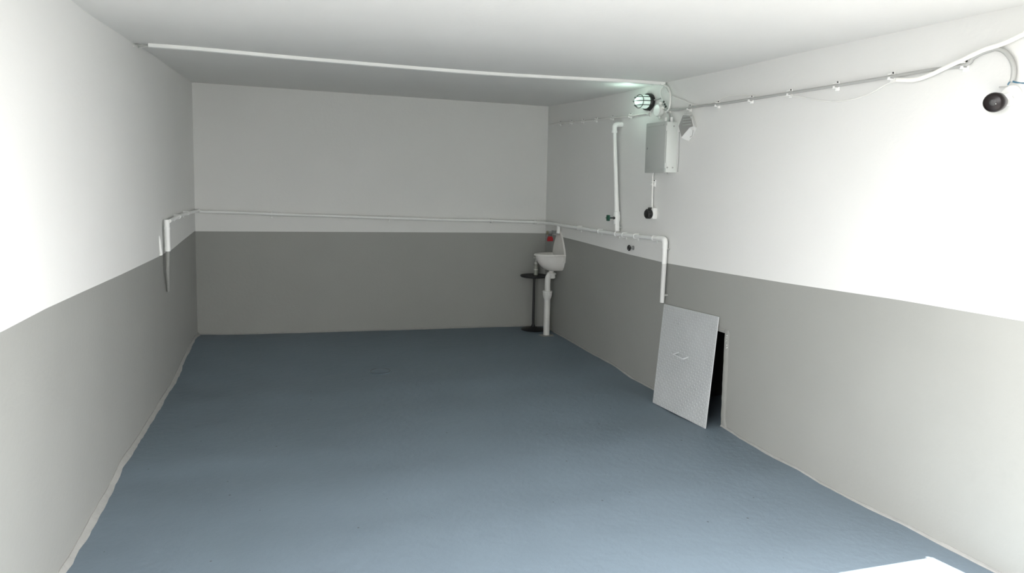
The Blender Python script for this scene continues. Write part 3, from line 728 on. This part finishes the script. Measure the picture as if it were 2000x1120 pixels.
fz_ = RW.hit(1090, 447, .03)
fa = thing('tap', fz_, 'wall tap with a red handle above the wash basin', 'tap')
b = MB().tube([RW.hit(1091, 441, PD), RW.hit(1090, 456, .032)], .016, 14); b.build('feed_pipe', PIPEW, fa)
b = MB().lathe(RW.hit(1089, 454, .02), RW.n, [(.018,0),(.018,.012),(.014,.014),(.014,.04),(.018,.042),(.018,.055),(.011,.058),(.011,.085)], 16); b.build('tap_body', CHROME, fa)
tb = RW.hit(1076, 455, .075)
b = MB().tube(rounded([tb, RW.hit(1069, 454.5, .10), RW.hit(1068.5, 458, .10)], .008), .0095, 12); b.lathe(RW.hit(1070, 454, .11), RW.n, [(.010,-.008),(.013,0),(.013,.010)], 12); b.build('spout', BRASS, fa)
b = MB().tube([RW.hit(1087,457,.05), RW.hit(1074,455.5,.085)], .005, 8); b.build('lever', CHROME, fa)
hb_ = RW.hit(1074.5, 456, .085)
b = MB()
for dx in (-.011, .011): b.tube([hb_+RW.n*dx, hb_+RW.n*dx-Z*.034], .0035, 8)
hp = b.build('handle_fork', BLACK, fa)
b = MB(); a_, d_, z_ = RW.sdz(hb_); z_ -= .028
prof = [(d_-.018, z_), (d_+.018, z_), (d_+.026, z_-.022), (d_+.026, z_-.042), (d_-.026, z_-.042), (d_-.026, z_-.022)]
b.add([RW.pt(a_-.008, d, z) for d, z in prof]+[RW.pt(a_+.008, d, z) for d, z in prof], [tuple(range(6)), tuple(range(6,12))[::-1]]+[(i,(i+1)%6,6+(i+1)%6,6+i) for i in range(6)])
o = b.build('handle', RED, fa); o['label'] = 'red handle'

# ------------------------------------------------------------------ black pedestal table and the bottle on it
tb0 = on_floor(1037, 640.5)
tz = zat((1037, 535.5), tb0)
dd_ = BW.sdz(tb0)[1]
if dd_ < .135: tb0 = tb0 + BW.n*(.135-dd_)
tt = thing('pedestal_table', tb0, 'small round black pedestal table in the far right corner beside the basin', 'table')
b = MB().lathe(Vector((tb0.x, tb0.y, tz)), Z, [(.120,-.016),(.126,-.012),(.128,-.004),(.126,0),(.0,.0005)], 48); b.build('tabletop', IRON, tt)
b = MB().lathe(tb0, Z, [(.0115,.02),(.0115,.2),(.010,tz-tb0.z-.03),(.02,tz-tb0.z-.018),(.035,tz-tb0.z-.015)], 20); b.build('pole', IRON, tt)
b = MB().lathe(tb0, Z, [(.110,0),(.112,.004),(.105,.010),(.05,.018),(.02,.028),(.012,.05)], 48); b.build('base', IRON, tt)
b0 = Vector((tb0.x, tb0.y, tz)) + XYZ(.012, -.012, .0)
zb1 = zat((1041, 501), b0)-tz
bo = thing('soap_bottle', b0, 'small pump soap bottle standing on the black pedestal table', 'bottle')
h = zb1
b = MB().lathe(b0+Z*.0005, Z, [(.017,0),(.020,.003),(.0205,.01),(.0205,h*.48),(.018,h*.55),(.011,h*.60)], 24); b.build('bottle_body', BOTTLE, bo)
b = MB().lathe(b0, Z, [(.0212,h*.28),(.0212,h*.34)], 24); b.build('band', BOTTLE2, bo)
b = MB().lathe(b0, Z, [(.012,h*.58),(.0155,h*.60),(.0155,h*.68),(.010,h*.71),(.005,h*.73),(.005,h*.88),(.010,h*.89),(.010,h*.98),(.006,h)], 18); b.tube([b0+Z*h*.94, b0+Z*h*.93+XYZ(-.028,-.012,0)], .0045, 8); b.build('pump', BOTTLE2, bo)

# ------------------------------------------------------------------ round floor drain cover
fd = on_floor(743, 726)
nz = Z
dc = thing('floor_drain', fd, 'round painted drain cover set in the floor', 'drain cover')
def ringmesh(r0, r1, h, c=fd, seg=48, z0=-.004):
    b = MB(); vs = []
    for r, hh in ((r0, z0), (r0, h), (r1, h), (r1, z0)): vs += [c+XYZ(math.cos(2*PI*k/seg)*r, math.sin(2*PI*k/seg)*r, 0)+Z*hh for k in range(seg)]
    return b.add(vs, [(j*seg+k, j*seg+(k+1) % seg, ((j+1) % 4)*seg+(k+1) % seg, ((j+1) % 4)*seg+k) for j in range(4) for k in range(seg)])
ringmesh(.071, .083, .004).build('rim', DRAIN, dc)
b = MB().lathe(fd, Z, [(.069,-.004),(.069,.0035),(.064,.0045),(.0,.0045)], 48); pl_ = b.build('cover', DRAIN, dc)
b = MB()
for k in range(5):
    u = (k-2)*.024; l = math.sqrt(max(.058**2-u*u, 0)); b.box(XYZ, fd.x-l, fd.x+l, fd.y+u-.004, fd.y+u+.004, fd.z+.002, fd.z+.0055, .0005)
b.build('cover_rib', DRAIN, pl_, split=True)
ringmesh(.0685, .0715, .0050).build('groove', BLACK, dc)
